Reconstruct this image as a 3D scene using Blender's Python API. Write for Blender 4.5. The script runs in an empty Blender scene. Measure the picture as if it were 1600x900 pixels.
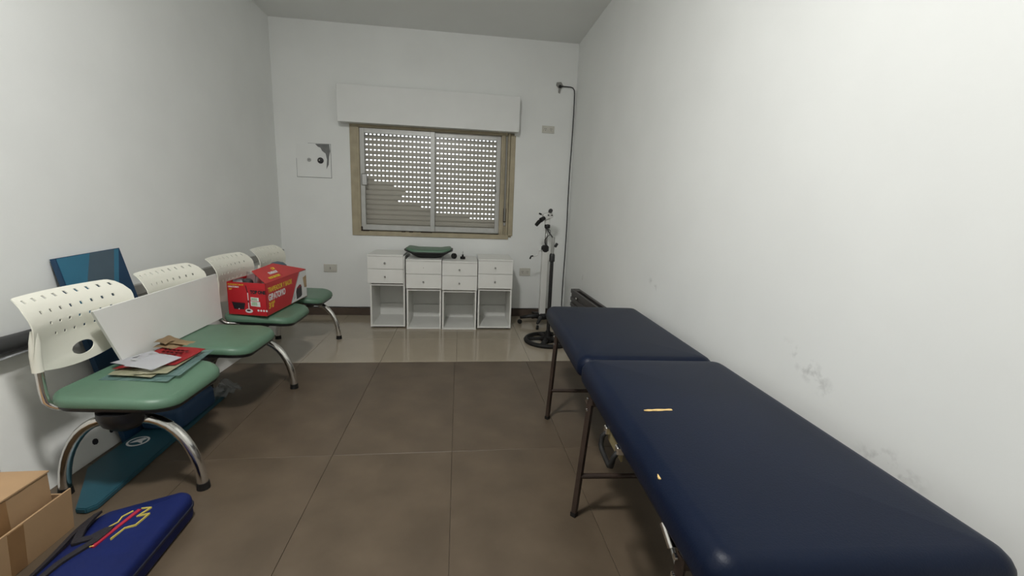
import bpy, bmesh, math, random
from mathutils import Vector, Matrix
random.seed(7)
S = bpy.context.scene
COL = S.collection
PI = math.pi

# ------------------------------------------------------------------ camera
F, YAW, PITCH, ROLL, CAMH = 665.5352, 0.1292, 0.1839, 0.0381, 1.2
cy, sy, cp, sp, cr, sr = math.cos(YAW), math.sin(YAW), math.cos(PITCH), math.sin(PITCH), math.cos(ROLL), math.sin(ROLL)
fwd = Vector((sy*cp, cy*cp, -sp)); r0 = Vector((cy, -sy, 0)); u0 = r0.cross(fwd)
right = cr*r0 + sr*u0; up = -sr*r0 + cr*u0
cd = bpy.data.cameras.new('camera'); cam = bpy.data.objects.new('camera', cd); COL.objects.link(cam)
cd.sensor_width = 36; cd.lens = F/1600*36; cd.clip_start = 0.02
M = Matrix((right, up, -fwd)).transposed().to_4x4(); M.translation = (0, 0, CAMH)
cam.matrix_world = M
S.camera = cam

# ------------------------------------------------------------------ world, exposure
W = bpy.data.worlds.new('daylight'); S.world = W; W.use_nodes = True
bg = W.node_tree.nodes['Background']; bg.inputs[0].default_value = (0.93, 0.97, 1.0, 1); bg.inputs[1].default_value = 2.4
vs = S.view_settings
vs.view_transform = 'Standard'; vs.look = 'None'; vs.gamma = 1; vs.use_curve_mapping = False; vs.exposure = 0.0
# the one lamp: flush on the ceiling, above and just in front of the camera, where the photograph's
# chair, seat and table-leg shadows point back to
LAMP_POS, LAMP_STRENGTH = (-0.45, 0.85, 2.90), 268.0

# ------------------------------------------------------------------ room dimensions (metres)
D, XL, XR, HC = 4.678, -1.8145, 1.2127, 2.90
YB = -1.7
TH = 0.2

# ------------------------------------------------------------------ helpers
def nodes(m): return m.node_tree.nodes, m.node_tree.links
def mat(name, col, rough=0.5, metal=0.0, var=0.0, vscale=8.0, bump=0.0, bscale=60.0, spec=0.5, alpha=1.0, trans=0.0, coat=0.0, col2=None, stretch=None, detail=4):
    m = bpy.data.materials.new(name); m.use_nodes = True
    n, l = nodes(m); b = n['Principled BSDF']
    b.inputs['Base Color'].default_value = (*col, 1); b.inputs['Roughness'].default_value = rough
    b.inputs['Metallic'].default_value = metal; b.inputs['Specular IOR Level'].default_value = spec
    b.inputs['Alpha'].default_value = alpha; b.inputs['Transmission Weight'].default_value = trans
    b.inputs['Coat Weight'].default_value = coat
    tc = n.new('ShaderNodeTexCoord'); src = tc.outputs['Object']
    if stretch:
        mp = n.new('ShaderNodeMapping'); mp.inputs['Scale'].default_value = stretch; l.new(src, mp.inputs[0]); src = mp.outputs[0]
    if var > 0 or col2:
        t = n.new('ShaderNodeTexNoise'); t.inputs['Scale'].default_value = vscale; t.inputs['Detail'].default_value = detail
        l.new(src, t.inputs['Vector'])
        rp = n.new('ShaderNodeValToRGB'); rp.color_ramp.elements[0].position = 0.32; rp.color_ramp.elements[1].position = 0.68
        c2 = col2 or tuple(min(1, c*(1+var)) for c in col); c1 = col if col2 else tuple(c*(1-var) for c in col)
        rp.color_ramp.elements[0].color = (*c1, 1); rp.color_ramp.elements[1].color = (*c2, 1)
        l.new(t.outputs['Fac'], rp.inputs[0]); l.new(rp.outputs[0], b.inputs['Base Color'])
    if bump > 0:
        t2 = n.new('ShaderNodeTexNoise'); t2.inputs['Scale'].default_value = bscale; t2.inputs['Detail'].default_value = 3
        l.new(src, t2.inputs['Vector'])
        bp = n.new('ShaderNodeBump'); bp.inputs['Strength'].default_value = bump; bp.inputs['Distance'].default_value = 0.01
        l.new(t2.outputs['Fac'], bp.inputs['Height']); l.new(bp.outputs[0], b.inputs['Normal'])
    return m
def emit(name, col, s):
    m = bpy.data.materials.new(name); m.use_nodes = True; n, l = nodes(m)
    n.remove(n['Principled BSDF']); e = n.new('ShaderNodeEmission'); e.inputs[0].default_value = (*col, 1); e.inputs[1].default_value = s
    l.new(e.outputs[0], n['Material Output'].inputs[0]); return m
def marked(m, marks, colour):
    """grey rub marks with a shape of their own at given places (object coordinates = world for the walls)"""
    n, l = nodes(m); b = n['Principled BSDF']; tc = n.new('ShaderNodeTexCoord')
    base = b.inputs['Base Color'].links[0].from_socket
    for (p, sc, rot) in marks:
        mp = n.new('ShaderNodeMapping'); mp.vector_type = 'TEXTURE'
        mp.inputs['Location'].default_value = p; mp.inputs['Scale'].default_value = sc; mp.inputs['Rotation'].default_value = rot
        l.new(tc.outputs['Object'], mp.inputs[0])
        ln = n.new('ShaderNodeVectorMath'); ln.operation = 'LENGTH'; l.new(mp.outputs[0], ln.inputs[0])
        nz = n.new('ShaderNodeTexNoise'); nz.inputs['Scale'].default_value = 26; nz.inputs['Detail'].default_value = 5; l.new(tc.outputs['Object'], nz.inputs['Vector'])
        a = n.new('ShaderNodeMapRange'); a.inputs['From Min'].default_value = 1.0; a.inputs['From Max'].default_value = 0.3; l.new(ln.outputs['Value'], a.inputs['Value'])
        t = n.new('ShaderNodeMapRange'); t.inputs['From Min'].default_value = 0.5; t.inputs['From Max'].default_value = 0.66; l.new(nz.outputs['Fac'], t.inputs['Value'])
        mu = n.new('ShaderNodeMath'); mu.operation = 'MULTIPLY'; a.inputs['To Max'].default_value = 0.5; l.new(a.outputs[0], mu.inputs[0]); l.new(t.outputs[0], mu.inputs[1])
        mx = n.new('ShaderNodeMix'); mx.data_type = 'RGBA'; l.new(mu.outputs[0], mx.inputs['Factor']); l.new(base, mx.inputs['A']); mx.inputs['B'].default_value = (*colour, 1)
        base = mx.outputs['Result']
    l.new(base, b.inputs['Base Color'])

def link(name, bm, m, parent=None, smooth=False, auto=None):
    me = bpy.data.meshes.new(name); bmesh.ops.recalc_face_normals(bm, faces=bm.faces); bm.to_mesh(me); bm.free()
    for p in me.polygons: p.use_smooth = smooth
    if smooth and auto is not None:
        me.set_sharp_from_angle(angle=math.radians(auto))
    ms = m if isinstance(m, (list, tuple)) else [m]
    for q in ms: me.materials.append(q)
    o = bpy.data.objects.new(name, me); COL.objects.link(o)
    if parent is not None: o.parent = parent
    return o
def tag(o, label=None, cat=None, group=None, kind=None):
    if label: o['label'] = label
    if cat: o['category'] = cat
    if group: o['group'] = group
    if kind: o['kind'] = kind
    return o
def empty(name, loc=(0, 0, 0), rz=0):
    o = bpy.data.objects.new(name, None); COL.objects.link(o); o.location = loc; o.rotation_euler = (0, 0, rz); o.empty_display_size = 0.1
    return o
def copy_tree(o, parent=None):
    c = o.copy(); COL.objects.link(c); c.parent = parent
    for ch in list(o.children): copy_tree(ch, c)
    return c
def B(): return bmesh.new()
def box(bm, lo, hi, bev=0.0, seg=1, mi=0, rot=None, piv=None):
    t = bmesh.new(); bmesh.ops.create_cube(t, size=1)
    for v in t.verts: v.co = Vector(((lo[i]+hi[i])/2 + v.co[i]*(hi[i]-lo[i]) for i in range(3)))
    if bev > 0: bmesh.ops.bevel(t, geom=list(t.edges), offset=bev, segments=seg, affect='EDGES', profile=0.5)
    if rot is not None:
        c = Vector(piv) if piv else Vector([(lo[i]+hi[i])/2 for i in range(3)])
        for v in t.verts: v.co = rot @ (v.co-c) + c
    add(bm, t, mi); return bm
def add(bm, t, mi=0):
    mp = {v: bm.verts.new(v.co) for v in t.verts}
    for f in t.faces:
        try: g = bm.faces.new([mp[v] for v in f.verts]); g.material_index = mi
        except ValueError: pass
    t.free()
def tube(bm, pts, r, n=10, cap=True, mi=0, flat=1.0):
    pts = [Vector(p) for p in pts]; rs = r if isinstance(r, (list, tuple)) else [r]*len(pts)
    rings = []; nrm = None
    for i, p in enumerate(pts):
        a = pts[max(0, i-1)]; b = pts[min(len(pts)-1, i+1)]; t = (b-a).normalized()
        if nrm is None: nrm = t.orthogonal().normalized() if abs(t.x) > .99 or abs(t.z) < .99 else Vector((1, 0, 0))
        nrm = (nrm - t*nrm.dot(t)); nrm = nrm.normalized() if nrm.length > 1e-6 else t.orthogonal().normalized()
        bn = t.cross(nrm)
        rings.append([bm.verts.new(p + (nrm*math.cos(2*PI*k/n) + bn*math.sin(2*PI*k/n)*flat)*rs[i]) for k in range(n)])
    for A, C in zip(rings, rings[1:]):
        for k in range(n):
            f = bm.faces.new((A[k], A[(k+1) % n], C[(k+1) % n], C[k])); f.material_index = mi
    if cap:
        bm.faces.new(rings[0][::-1]).material_index = mi; bm.faces.new(rings[-1]).material_index = mi
    return bm
def lathe(bm, c, prof, n=24, axis=None, mi=0):
    """prof: list of (radius, height) along axis from point c"""
    ax = Vector(axis).normalized() if axis else Vector((0, 0, 1)); e1 = ax.orthogonal().normalized(); e2 = ax.cross(e1); c = Vector(c)
    rings = []
    for (r, h) in prof:
        if r < 1e-5: rings.append([bm.verts.new(c+ax*h)])
        else: rings.append([bm.verts.new(c+ax*h+(e1*math.cos(2*PI*k/n)+e2*math.sin(2*PI*k/n))*r) for k in range(n)])
    for A, C in zip(rings, rings[1:]):
        for k in range(n):
            q = [A[k % len(A)], A[(k+1) % len(A)], C[(k+1) % len(C)], C[k % len(C)]]
            q = list(dict.fromkeys(q))
            if len(q) > 2:
                try: bm.faces.new(q).material_index = mi
                except ValueError: pass
    for A in (rings[0], rings[-1]):
        if len(A) > 2:
            try: bm.faces.new(A).material_index = mi
            except ValueError: pass
    return bm
def rrect(hx, hy, r, n=6):
    r = max(min(r, hx-1e-4, hy-1e-4), 1e-4); o = []
    for (cx, cy_, a0) in ((hx-r, hy-r, 0), (-hx+r, hy-r, PI/2), (-hx+r, -hy+r, PI), (hx-r, -hy+r, 1.5*PI)):
        for k in range(n+1):
            a = a0+PI/2*k/n; o.append((cx+r*math.cos(a), cy_+r*math.sin(a)))
    return o
def pillow(bm, hx, hy, z0, z1, rc, re_b, re_t, dome=0.0, fn=None, n=6, inner=5, mi=0):
    """rounded slab: plan radius rc, bottom/top edge radii, slight dome; fn deforms (x,y,z)"""
    rings = []
    prof = [(re_b, z0)] if re_b > 0 else []
    for k in range(4): a = PI/2*k/3; prof.append((re_b*(1-math.sin(a)), z0+re_b*(1-math.cos(a))))
    for k in range(6): a = PI/2*k/5; prof.append((re_t*(1-math.cos(a)), z1-re_t+re_t*math.sin(a)))
    mn = min(hx, hy)
    for k in range(1, inner+1):
        d = re_t+(mn*0.96-re_t)*k/inner; prof.append((d, z1+dome*(1-((1-k/inner))**2)))
    for (d, z) in prof:
        ring = []
        for (x, y) in rrect(hx-d, hy-d, max(rc-d*0.8, 0.004), n):
            p = (x, y, z)
            if fn: p = fn(*p)
            ring.append(bm.verts.new(p))
        rings.append(ring)
    N = len(rings[0])
    for A, C in zip(rings, rings[1:]):
        for k in range(N): bm.faces.new((A[k], A[(k+1) % N], C[(k+1) % N], C[k])).material_index = mi
    bm.faces.new(rings[0][::-1]).material_index = mi; bm.faces.new(rings[-1]).material_index = mi
    return bm
def prism(bm, poly, ext, mi=0):
    """poly: list of 3D points (planar); ext: extrusion vector"""
    a = [bm.verts.new(p) for p in poly]; b = [bm.verts.new(Vector(p)+Vector(ext)) for p in poly]; N = len(a)
    bm.faces.new(a[::-1]).material_index = mi; bm.faces.new(b).material_index = mi
    for k in range(N): bm.faces.new((a[k], a[(k+1) % N], b[(k+1) % N], b[k])).material_index = mi
    return bm
def sheet(bm, c00, c10, c11, c01, th=0.0015, bend=0.0, n=6, wav=0.0, mi=0):
    c = [Vector(p) for p in (c00, c10, c11, c01)]; t = bmesh.new(); g = {}
    nr = (c[1]-c[0]).cross(c[3]-c[0]).normalized()
    for i in range(n+1):
        for j in range(n+1):
            u, v = i/n, j/n
            p = c[0]*(1-u)*(1-v)+c[1]*u*(1-v)+c[2]*u*v+c[3]*(1-u)*v
            p += nr*(bend*4*u*(1-u)+wav*math.sin(7*u+3*v)*math.sin(5*v))
            g[i, j] = t.verts.new(p)
    for i in range(n):
        for j in range(n): t.faces.new((g[i, j], g[i+1, j], g[i+1, j+1], g[i, j+1]))
    bmesh.ops.solidify(t, geom=list(t.faces), thickness=th)
    add(bm, t, mi); return bm
def text(name, body, size, m, origin, xdir, ydir, parent=None, depth=0.0006, bold=0.0, sx=1.0):
    cu = bpy.data.curves.new('lettering_curve', 'FONT'); cu.body = body; cu.size = size; cu.extrude = depth/2; cu.offset = bold
    to = bpy.data.objects.new('lettering_source', cu); COL.objects.link(to)
    bpy.context.view_layer.update()
    me = bpy.data.meshes.new_from_object(to.evaluated_get(bpy.context.evaluated_depsgraph_get()))
    COL.objects.unlink(to); bpy.data.objects.remove(to)
    xd, yd = Vector(xdir).normalized(), Vector(ydir).normalized(); zd = xd.cross(yd)
    for v in me.vertices: v.co = Vector(origin) + xd*v.co.x*sx + yd*v.co.y + zd*(v.co.z+depth/2)
    me.materials.clear(); me.materials.append(m)
    o = bpy.data.objects.new(name, me); COL.objects.link(o)
    if parent is not None: o.parent = parent
    return o

# ------------------------------------------------------------------ materials
m_wall = mat('white_wall_paint', (0.835, 0.848, 0.828), 0.55, var=0.025, vscale=2.2, bump=0.03, bscale=25)
m_wallR = mat('white_wall_paint_rubbed', (0.835, 0.848, 0.828), 0.5, var=0.02, vscale=2.0, bump=0.03, bscale=25)
marked(m_wallR, [((XR, 1.26, .69), (.05, .16, .05), (0.5, 0, 0)), ((XR, 2.49, .765), (.05, .10, .03), (0.35, 0, 0)), ((XR, .95, .52), (.05, .12, .07), (0, 0, 0)), ((XR, 4.0, .55), (.05, .02, .07), (0, 0, 0))], (0.38, 0.38, 0.37))
m_ceil = mat('ceiling_paint', (0.835, 0.848, 0.828), 0.6, var=0.02, vscale=1.5)
m_brown = mat('brown_floor_tile_stone', (0.078, 0.057, 0.037), 0.45, col2=(0.112, 0.083, 0.055), vscale=5.0, detail=9, bump=0.03, bscale=40)
m_beige = mat('beige_polished_tile_stone', (0.33, 0.285, 0.215), 0.13, col2=(0.38, 0.325, 0.25), vscale=2.0, detail=6)
m_grout = mat('floor_grout', (0.17, 0.14, 0.11), 0.8)
m_base = mat('brown_baseboard_ceramic', (0.085, 0.062, 0.048), 0.4, var=0.15, vscale=6)
m_alu = mat('aluminium', (0.50, 0.50, 0.48), 0.42, metal=0.3, var=0.05, vscale=14)
m_framebeige = mat('beige_window_paint', (0.40, 0.345, 0.235), 0.5, var=0.10, vscale=9)
m_dirt = mat('old_putty', (0.05, 0.035, 0.025), 0.9)
m_glass = bpy.data.materials.new('window_glass'); m_glass.use_nodes = True
gn, gl = nodes(m_glass); gb = gn['Principled BSDF']
gmix = gn.new('ShaderNodeMixShader'); gt = gn.new('ShaderNodeBsdfTransparent'); gg = gn.new('ShaderNodeBsdfGlossy'); gg.inputs['Roughness'].default_value = 0.3
gmix.inputs[0].default_value = 0.035; gl.new(gt.outputs[0], gmix.inputs[1]); gl.new(gg.outputs[0], gmix.inputs[2]); gl.new(gmix.outputs[0], gn['Material Output'].inputs[0])
m_slat = mat('shutter_slat_plastic', (0.40, 0.375, 0.31), 0.55, var=0.03, vscale=5)
m_shbox = mat('shutter_box_paint', (0.79, 0.80, 0.78), 0.5, var=0.02, vscale=4)
m_plate = mat('switch_plate_plastic', (0.60, 0.585, 0.52), 0.4)
m_plate_d = mat('socket_dark', (0.10, 0.10, 0.095), 0.5)
m_black = mat('black_plastic', (0.012, 0.012, 0.013), 0.42)
m_rubber = mat('black_rubber', (0.010, 0.0095, 0.009), 0.6, spec=0.3)
m_chrome = mat('chrome', (0.72, 0.70, 0.67), 0.16, metal=1.0)
m_steel = mat('grey_steel', (0.42, 0.42, 0.41), 0.3, metal=0.8)
m_melamine = mat('white_melamine', (0.78, 0.78, 0.745), 0.35, var=0.02, vscale=6)
m_melgrey = mat('grey_hardboard', (0.40, 0.385, 0.35), 0.6, var=0.08, vscale=5)
m_shell = mat('ivory_plastic', (0.80, 0.79, 0.69), 0.38)
m_green = mat('green_vinyl', (0.098, 0.185, 0.122), 0.42, var=0.05, vscale=7, bump=0.05, bscale=220)
m_navy = mat('navy_vinyl', (0.0035, 0.0078, 0.0225), 0.42, var=0.10, vscale=3, bump=0.06, bscale=240, spec=0.16)
m_foam = mat('torn_yellow_foam', (0.72, 0.50, 0.20), 0.9, var=0.15, vscale=60)
m_brownmetal = mat('brown_painted_steel', (0.034, 0.021, 0.015), 0.42, var=0.2, vscale=15)
m_wood = mat('dark_frame_wood', (0.09, 0.055, 0.035), 0.6, var=0.2, vscale=10)
m_brass = mat('dull_brass', (0.36, 0.30, 0.16), 0.45, metal=0.6)
m_card = mat('cardboard', (0.40, 0.255, 0.135), 0.75, var=0.06, vscale=7, bump=0.03, bscale=90)
m_cardtape = mat('brown_tape', (0.27, 0.15, 0.065), 0.5, var=0.1, vscale=12)
m_redcard = mat('red_printed_card', (0.50, 0.014, 0.022), 0.42, var=0.05, vscale=4)
m_redin = mat('red_card_flap', (0.48, 0.030, 0.030), 0.45, var=0.05, vscale=5)
m_yprint = mat('yellow_print', (0.70, 0.50, 0.03), 0.5)
m_wprint = mat('white_print', (0.74, 0.74, 0.73), 0.5)
m_gprint = mat('grey_print', (0.42, 0.43, 0.43), 0.5, var=0.1, vscale=20)
m_greenprint = mat('green_print', (0.35, 0.48, 0.33), 0.5, var=0.2, vscale=60)
m_bprint = mat('black_print', (0.015, 0.012, 0.016), 0.45)
m_dredprint = mat('dark_red_print', (0.20, 0.008, 0.014), 0.45)
m_paper = mat('white_paper', (0.76, 0.77, 0.80), 0.6, var=0.02)
m_cream = mat('cream_paper', (0.66, 0.63, 0.45), 0.6, col2=(0.40, 0.40, 0.24), vscale=18)
m_kraft = mat('kraft_paper', (0.42, 0.30, 0.17), 0.7, var=0.2, vscale=16)
m_redpaper = mat('red_paper', (0.55, 0.035, 0.04), 0.45)
m_film = mat('clear_green_film', (0.24, 0.40, 0.38), 0.12, alpha=0.6)
m_bagfilm = mat('clear_plastic_film', (0.45, 0.46, 0.45), 0.15, alpha=0.5)
m_bagblue = mat('blue_nylon', (0.0035, 0.010, 0.075), 0.6, var=0.15, vscale=6, bump=0.25, bscale=18, spec=0.25)
m_bagdark = mat('dark_navy_nylon', (0.004, 0.005, 0.018), 0.6, var=0.15, vscale=8, bump=0.1, bscale=26)
m_strap = mat('black_webbing', (0.010, 0.008, 0.012), 0.7, bump=0.2, bscale=150)
m_redemb = mat('red_embroidery', (0.36, 0.012, 0.035), 0.6)
m_yelemb = mat('yellow_embroidery', (0.62, 0.50, 0.10), 0.6)
m_teal = mat('teal_vinyl', (0.016, 0.072, 0.098), 0.42, var=0.08, vscale=5)
m_bluefoam = mat('blue_foam', (0.012, 0.045, 0.105), 0.6)
m_blueprint = mat('light_blue_print', (0.030, 0.150, 0.240), 0.4, var=0.05)
m_greyblue = mat('slate_blue_print', (0.062, 0.098, 0.128), 0.4, var=0.05)
m_deepblue = mat('deep_blue_print', (0.008, 0.042, 0.098), 0.4, var=0.05)
m_rail = mat('grey_rail_paint', (0.30, 0.295, 0.27), 0.5, var=0.1, vscale=7)
m_darkgrey = mat('dark_grey_vinyl', (0.040, 0.040, 0.041), 0.5, var=0.15, vscale=10)
m_heater = mat('dark_brown_enamel', (0.050, 0.043, 0.040), 0.4, var=0.1)
m_whitemetal = mat('white_enamel', (0.68, 0.68, 0.65), 0.35)
m_patch = mat('bare_cement', (0.20, 0.205, 0.20), 0.9, var=0.12, vscale=30)
m_pencil = mat('dark_joint', (0.14, 0.14, 0.135), 0.9)

# ------------------------------------------------------------------ structure
def struct(name, bm, m, parent=None):
    o = link(name, bm, m, parent)
    if parent is None: o['kind'] = 'structure'
    return o
floor = struct('floor', box(B(), (XL-TH, YB-TH, -0.12), (XR+TH, D+TH, -0.006)), m_grout)
YS = 3.217        # brown tiles meet beige tiles here
tw, tl = 0.5715, 1.262
tile_cache = {}
def tile(x0, x1, y0, y1, m, key, gap=0.0007):
    x0, x1 = max(x0, XL), min(x1, XR); y0, y1 = max(y0, YB), min(y1, D)
    if x1-x0 < .02 or y1-y0 < .02: return
    w, h = round(x1-x0, 4), round(y1-y0, 4)
    k = (key, w, h)
    if k not in tile_cache:
        bm = B(); box(bm, (gap, gap, -0.012), (w-gap, h-gap, 0.0), 0.0012)
        o = link('floor_tile', bm, m, floor); tile_cache[k] = o.data
    else:
        o = bpy.data.objects.new('floor_tile', tile_cache[k]); COL.objects.link(o); o.parent = floor
    o.location = (x0, y0, 0)
x0 = -0.587-3*tw
for j in range(4):
    for i in range(7): tile(x0+i*tw, x0+(i+1)*tw, YS-(j+1)*tl, YS-j*tl, m_brown, 'b')
for j in range(3):
    for i in range(7): tile(-0.585+(i-3)*.585, -0.585+(i-2)*.585, YS+j*.585, YS+(j+1)*.585, m_beige, 'g', 0.0008)

WX0, WX1, WZ0, WZ1 = -1.085, 0.575, 0.885, 1.99      # window opening
bm = B()
box(bm, (XL-TH, D, -.1), (WX0, D+TH, HC+.1)); box(bm, (WX1, D, -.1), (XR+TH, D+TH, HC+.1))
box(bm, (WX0, D, -.1), (WX1, D+TH, WZ0)); box(bm, (WX0, D, WZ1), (WX1, D+TH, HC+.1))
wall_back = struct('wall_back', bm, m_wall)
struct('wall_left', box(B(), (XL-TH, YB-TH, -.1), (XL, D, HC+.1)), m_wall)
struct('wall_right', box(B(), (XR, YB-TH, -.1), (XR+TH, D, HC+.1)), m_wallR)
struct('wall_front', box(B(), (XL, YB-TH, -.1), (XR, YB, HC+.1)), m_wall)
struct('ceiling', box(B(), (XL-TH, YB-TH, HC), (XR+TH, D+TH, HC+.15)), m_ceil)
struct('baseboard_back', box(B(), (XL, D-.012, 0.0), (XR, D+.002, .082), .002), m_base)
struct('baseboard_left', box(B(), (XL-.002, YB, 0.0), (XL+.010, D-.012, .082), .002), m_base)
struct('baseboard_right', box(B(), (XR-.010, YB, 0.0), (XR+.002, D-.012, .082), .002), m_base)
# chair rail on the left wall
struct('trim_1', box(B(), (XL-.002, 2.0, .640), (XL+.022, D-.002, .700), .004), m_rail)

# ------------------------------------------------------------------ ceiling lamp (behind the top of the picture)
lamp = tag(empty('ceiling_lamp_offscreen', LAMP_POS), 'round white flush lamp on the ceiling above the room', 'lamp')
link('lamp_base', lathe(B(), (0, 0, 0), [(0.0, 0), (.165, 0), (.170, -.006), (.170, -.020), (.160, -.024), (0, -.024)], 36), m_whitemetal, lamp, True, 40)
link('lamp_diffuser_offscreen', lathe(B(), (0, 0, -.0238), [(.150*math.cos(PI/2*k/8), -.055*math.sin(PI/2*k/8)) for k in range(9)], 36), emit('lamp_diffuser_glow', (1.0, 0.992, 0.972), LAMP_STRENGTH), lamp, True)

# ------------------------------------------------------------------ window
win = empty('window_1', ((WX0+WX1)/2, D, WZ0)); win['kind'] = 'structure'
wx, wy, wz = win.location
def wpart(name, boxes, m, parent=None, bev=.002):
    bm = B()
    for (a, b) in boxes: box(bm, (a[0]-wx, a[1]-wy, a[2]-wz), (b[0]-wx, b[1]-wy, b[2]-wz), bev)
    return link(name, bm, m, parent or win)
SX0, SX1, SZ0, SZ1 = -1.010, 0.425, 0.925, 1.950      # sash area
wpart('window_frame', [((-1.102, D-.012, .868), (SX0, D+.07, 1.978)), ((SX1+.012, D-.012, .868), (.462, D+.07, 1.978)),
                       ((-1.102, D-.0125, .866), (.542, D+.07, SZ0-.012)), ((-1.102, D-.0125, SZ1), (.50, D+.07, 1.980))], m_framebeige, bev=.003)
wpart('window_frame', [((-1.035, D-.018, .90), (-1.012, D-.004, 1.965)), ((-1.03, D-.018, 1.95), (.44, D-.004, 1.964))], m_framebeige)
wpart('strap_channel', [((.462, D-.010, .868), (.480, D+.03, 1.978)), ((.510, D-.010, .868), (.530, D+.03, 1.978)), ((.463, D+.012, .887), (.574, D+.029, 1.975))], m_framebeige)
wpart('outer_casing', [((.535, D-.008, .905), (.588, D+.03, 1.955))], m_framebeige, bev=.003)
wpart('strap_slot', [((.478, D-.014, 1.06), (.483, D-.004, 1.20)), ((.507, D-.014, 1.06), (.512, D-.004, 1.20)), ((.478, D-.014, 1.055), (.512, D-.004, 1.062))], m_dirt, bev=.001)
wpart('strap', [((.487, D+.004, 1.06), (.503, D+.006, 1.96))], m_rail, bev=0)
wpart('strap_clip', [((.484, D-.013, 1.015), (.506, D-.006, 1.048))], m_steel)
def sash(x0, x1, y, name):
    s = wpart(name, [((x0, y, SZ0), (x0+.045, y+.022, SZ1)), ((x1-.045, y, SZ0), (x1, y+.022, SZ1)), ((x0+.045, y, SZ0), (x1-.045, y+.022, SZ0+.055)), ((x0+.045, y, SZ1-.05), (x1-.045, y+.022, SZ1))], m_alu)
    wpart('glass_pane', [((x0+.04, y+.009, SZ0+.05), (x1-.04, y+.013, SZ1-.045))], m_glass, s, 0)
    return s
sL = sash(SX0, -.255, D+.004, 'window_sash'); sR = sash(-.300, SX1+.012, D+.030, 'window_sash')
wpart('sash_pull', [((-.998, D-.012, 1.38), (-.940, D+.006, 1.50))], m_steel, sL, .008)
bm = B(); tube(bm, [(SX1-.03-wx, D+.016-wy, 1.37-wz), (SX1-.045-wx, D-.0-wy, 1.40-wz), (SX1-.04-wx, D+.016-wy, 1.43-wz)], .008, 8)
link('sash_latch', bm, m_steel, sR, True)
for (a, b) in ((-1.0, -.93), (-.6, -.56), (-.52, -.48), (-.40, -.28)):
    wpart('old_putty', [((a, D-.015, SZ0-.014), (b, D+.004, SZ0-.006+.004*random.random()))], m_dirt)
wpart('old_putty', [((SX0-.012, D-.016, SZ0-.012), (SX0+.012, D+.002, SZ0+.035))], m_dirt, bev=.005)

# roller shutter: every slat its own mesh, with oblong light holes along its top web
shutter = tag(empty('roller_shutter', (wx, D+.10, SZ0-.05)), 'closed beige roller shutter with light holes behind the window glass', 'shutter')
NS, PIT, z_s = 22, 0.0515, SZ0-.045
starts = [-9]*11 + [-.90, -.68, -.55, -.62, -.66, -.42, -.27, .12]
HX0, HX1 = -1.07, .565
for r in range(NS):
    z = z_s + (NS-1-r)*PIT - (SZ0-.05)
    st = starts[r] if r < len(starts) else 9
    bm = B(); hh = .0395 if st < 5 else .0490
    prof = [(0.002, 0.0), (-.0045, .0012), (-.0075, .006), (-.0085, hh*.5), (-.0075, hh-.006), (-.0045, hh-.0012), (0.002, hh)]
    pr = [(p[0], p[1]) for p in prof] + [(.006, hh), (.006, 0)]
    prism(bm, [(HX0-wx, p[0], z+p[1]) for p in pr], (HX1-HX0, 0, 0))
    hz0, hz1 = z+hh-.0005, z+PIT+.0005
    if st > 5: box(bm, (HX0-wx, .0035, hz0), (HX1-wx, .0055, hz1))
    else:
        hw, hp = .0205, .0405; x = HX0
        while x < HX1:
            xb = min(x+hp-hw, HX1)
            if x+hp < st: xb = min(x+hp+.0005, HX1)
            box(bm, (x-wx, .0025, hz0), (xb-wx, .0055, hz1)); x += hp
    link('slat', bm, m_slat, shutter)
for gx in (HX0-.01, HX1-.012): link('guide_rail', box(B(), (gx-wx, -.015, 0), (gx+.02-wx, .02, 1.12)), m_alu, shutter)

# shutter box
sb = tag(empty('shutter_box', (-.291, D, 1.975)), 'long white painted shutter box above the window', 'shutter box')
link('front_panel', box(B(), (-.894, -.125, 0), (.894, -.110, .345), .002), m_shbox, sb)
link('bottom_panel', box(B(), (-.890, -.1105, .004), (.890, .0, .016), .001), m_shbox, sb)
link('top_panel', box(B(), (-.890, -.1105, .329), (.890, .0, .341), .001), m_shbox, sb)
for s in (-1, 1):
    link('end_panel', box(B(), (s*.891-.006, -.1105, .0155), (s*.891+.003, .0, .3295), .001), m_shbox, sb)

# ------------------------------------------------------------------ wall fittings on the back wall
def plate(x0, x1, z0, z1, label, kind):
    o = tag(empty('wall_plate', ((x0+x1)/2, D, (z0+z1)/2)), label, 'outlet'); w, h = (x1-x0)/2, (z1-z0)/2
    link('cover', box(B(), (-w, -.010, -h), (w, .001, h), .003, 2), m_plate, o)
    if kind == 'switch':
        link('rocker', box(B(), (-.010, -.0145, -h*.55), (w*.62, -.009, h*.55), .002), m_plate, o)
        link('rocker_gap', box(B(), (-w*.62, -.0108, -h*.5), (-.014, -.0095, h*.5)), m_plate_d if False else m_plate, o)
        link('indicator', box(B(), (-.004+.002, -.0155, -.012), (.004, -.014, .012)), m_plate_d, o)
    else:
        for cx in (-w*.45, w*.45):
            so = link('socket', box(B(), (cx-w*.34, -.0125, -h*.6), (cx+w*.34, -.0095, h*.6), .002), m_plate, o)
            bm = B()
            for (ax, az, rt) in ((-.007, .005, .5), (.007, .005, -.5), (0, -.010, 0)):
                box(bm, (cx+ax-.0022, -.0132, az-.005), (cx+ax+.0022, -.012, az+.005), 0, rot=Matrix.Rotation(rt, 3, 'Y'))
            link('socket_slots', bm, m_plate_d, so)
    return o
plate(-1.406, -1.273, .470, .552, 'beige switch plate low on the back wall beside the last bench seat', 'switch')
plate(.863, .996, 2.004, 2.076, 'beige socket plate high on the wall between shutter box and black cable', 'socket')
plate(.684, .806, .466, .552, 'beige socket plate low on the wall behind the white optical stand', 'socket')

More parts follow.
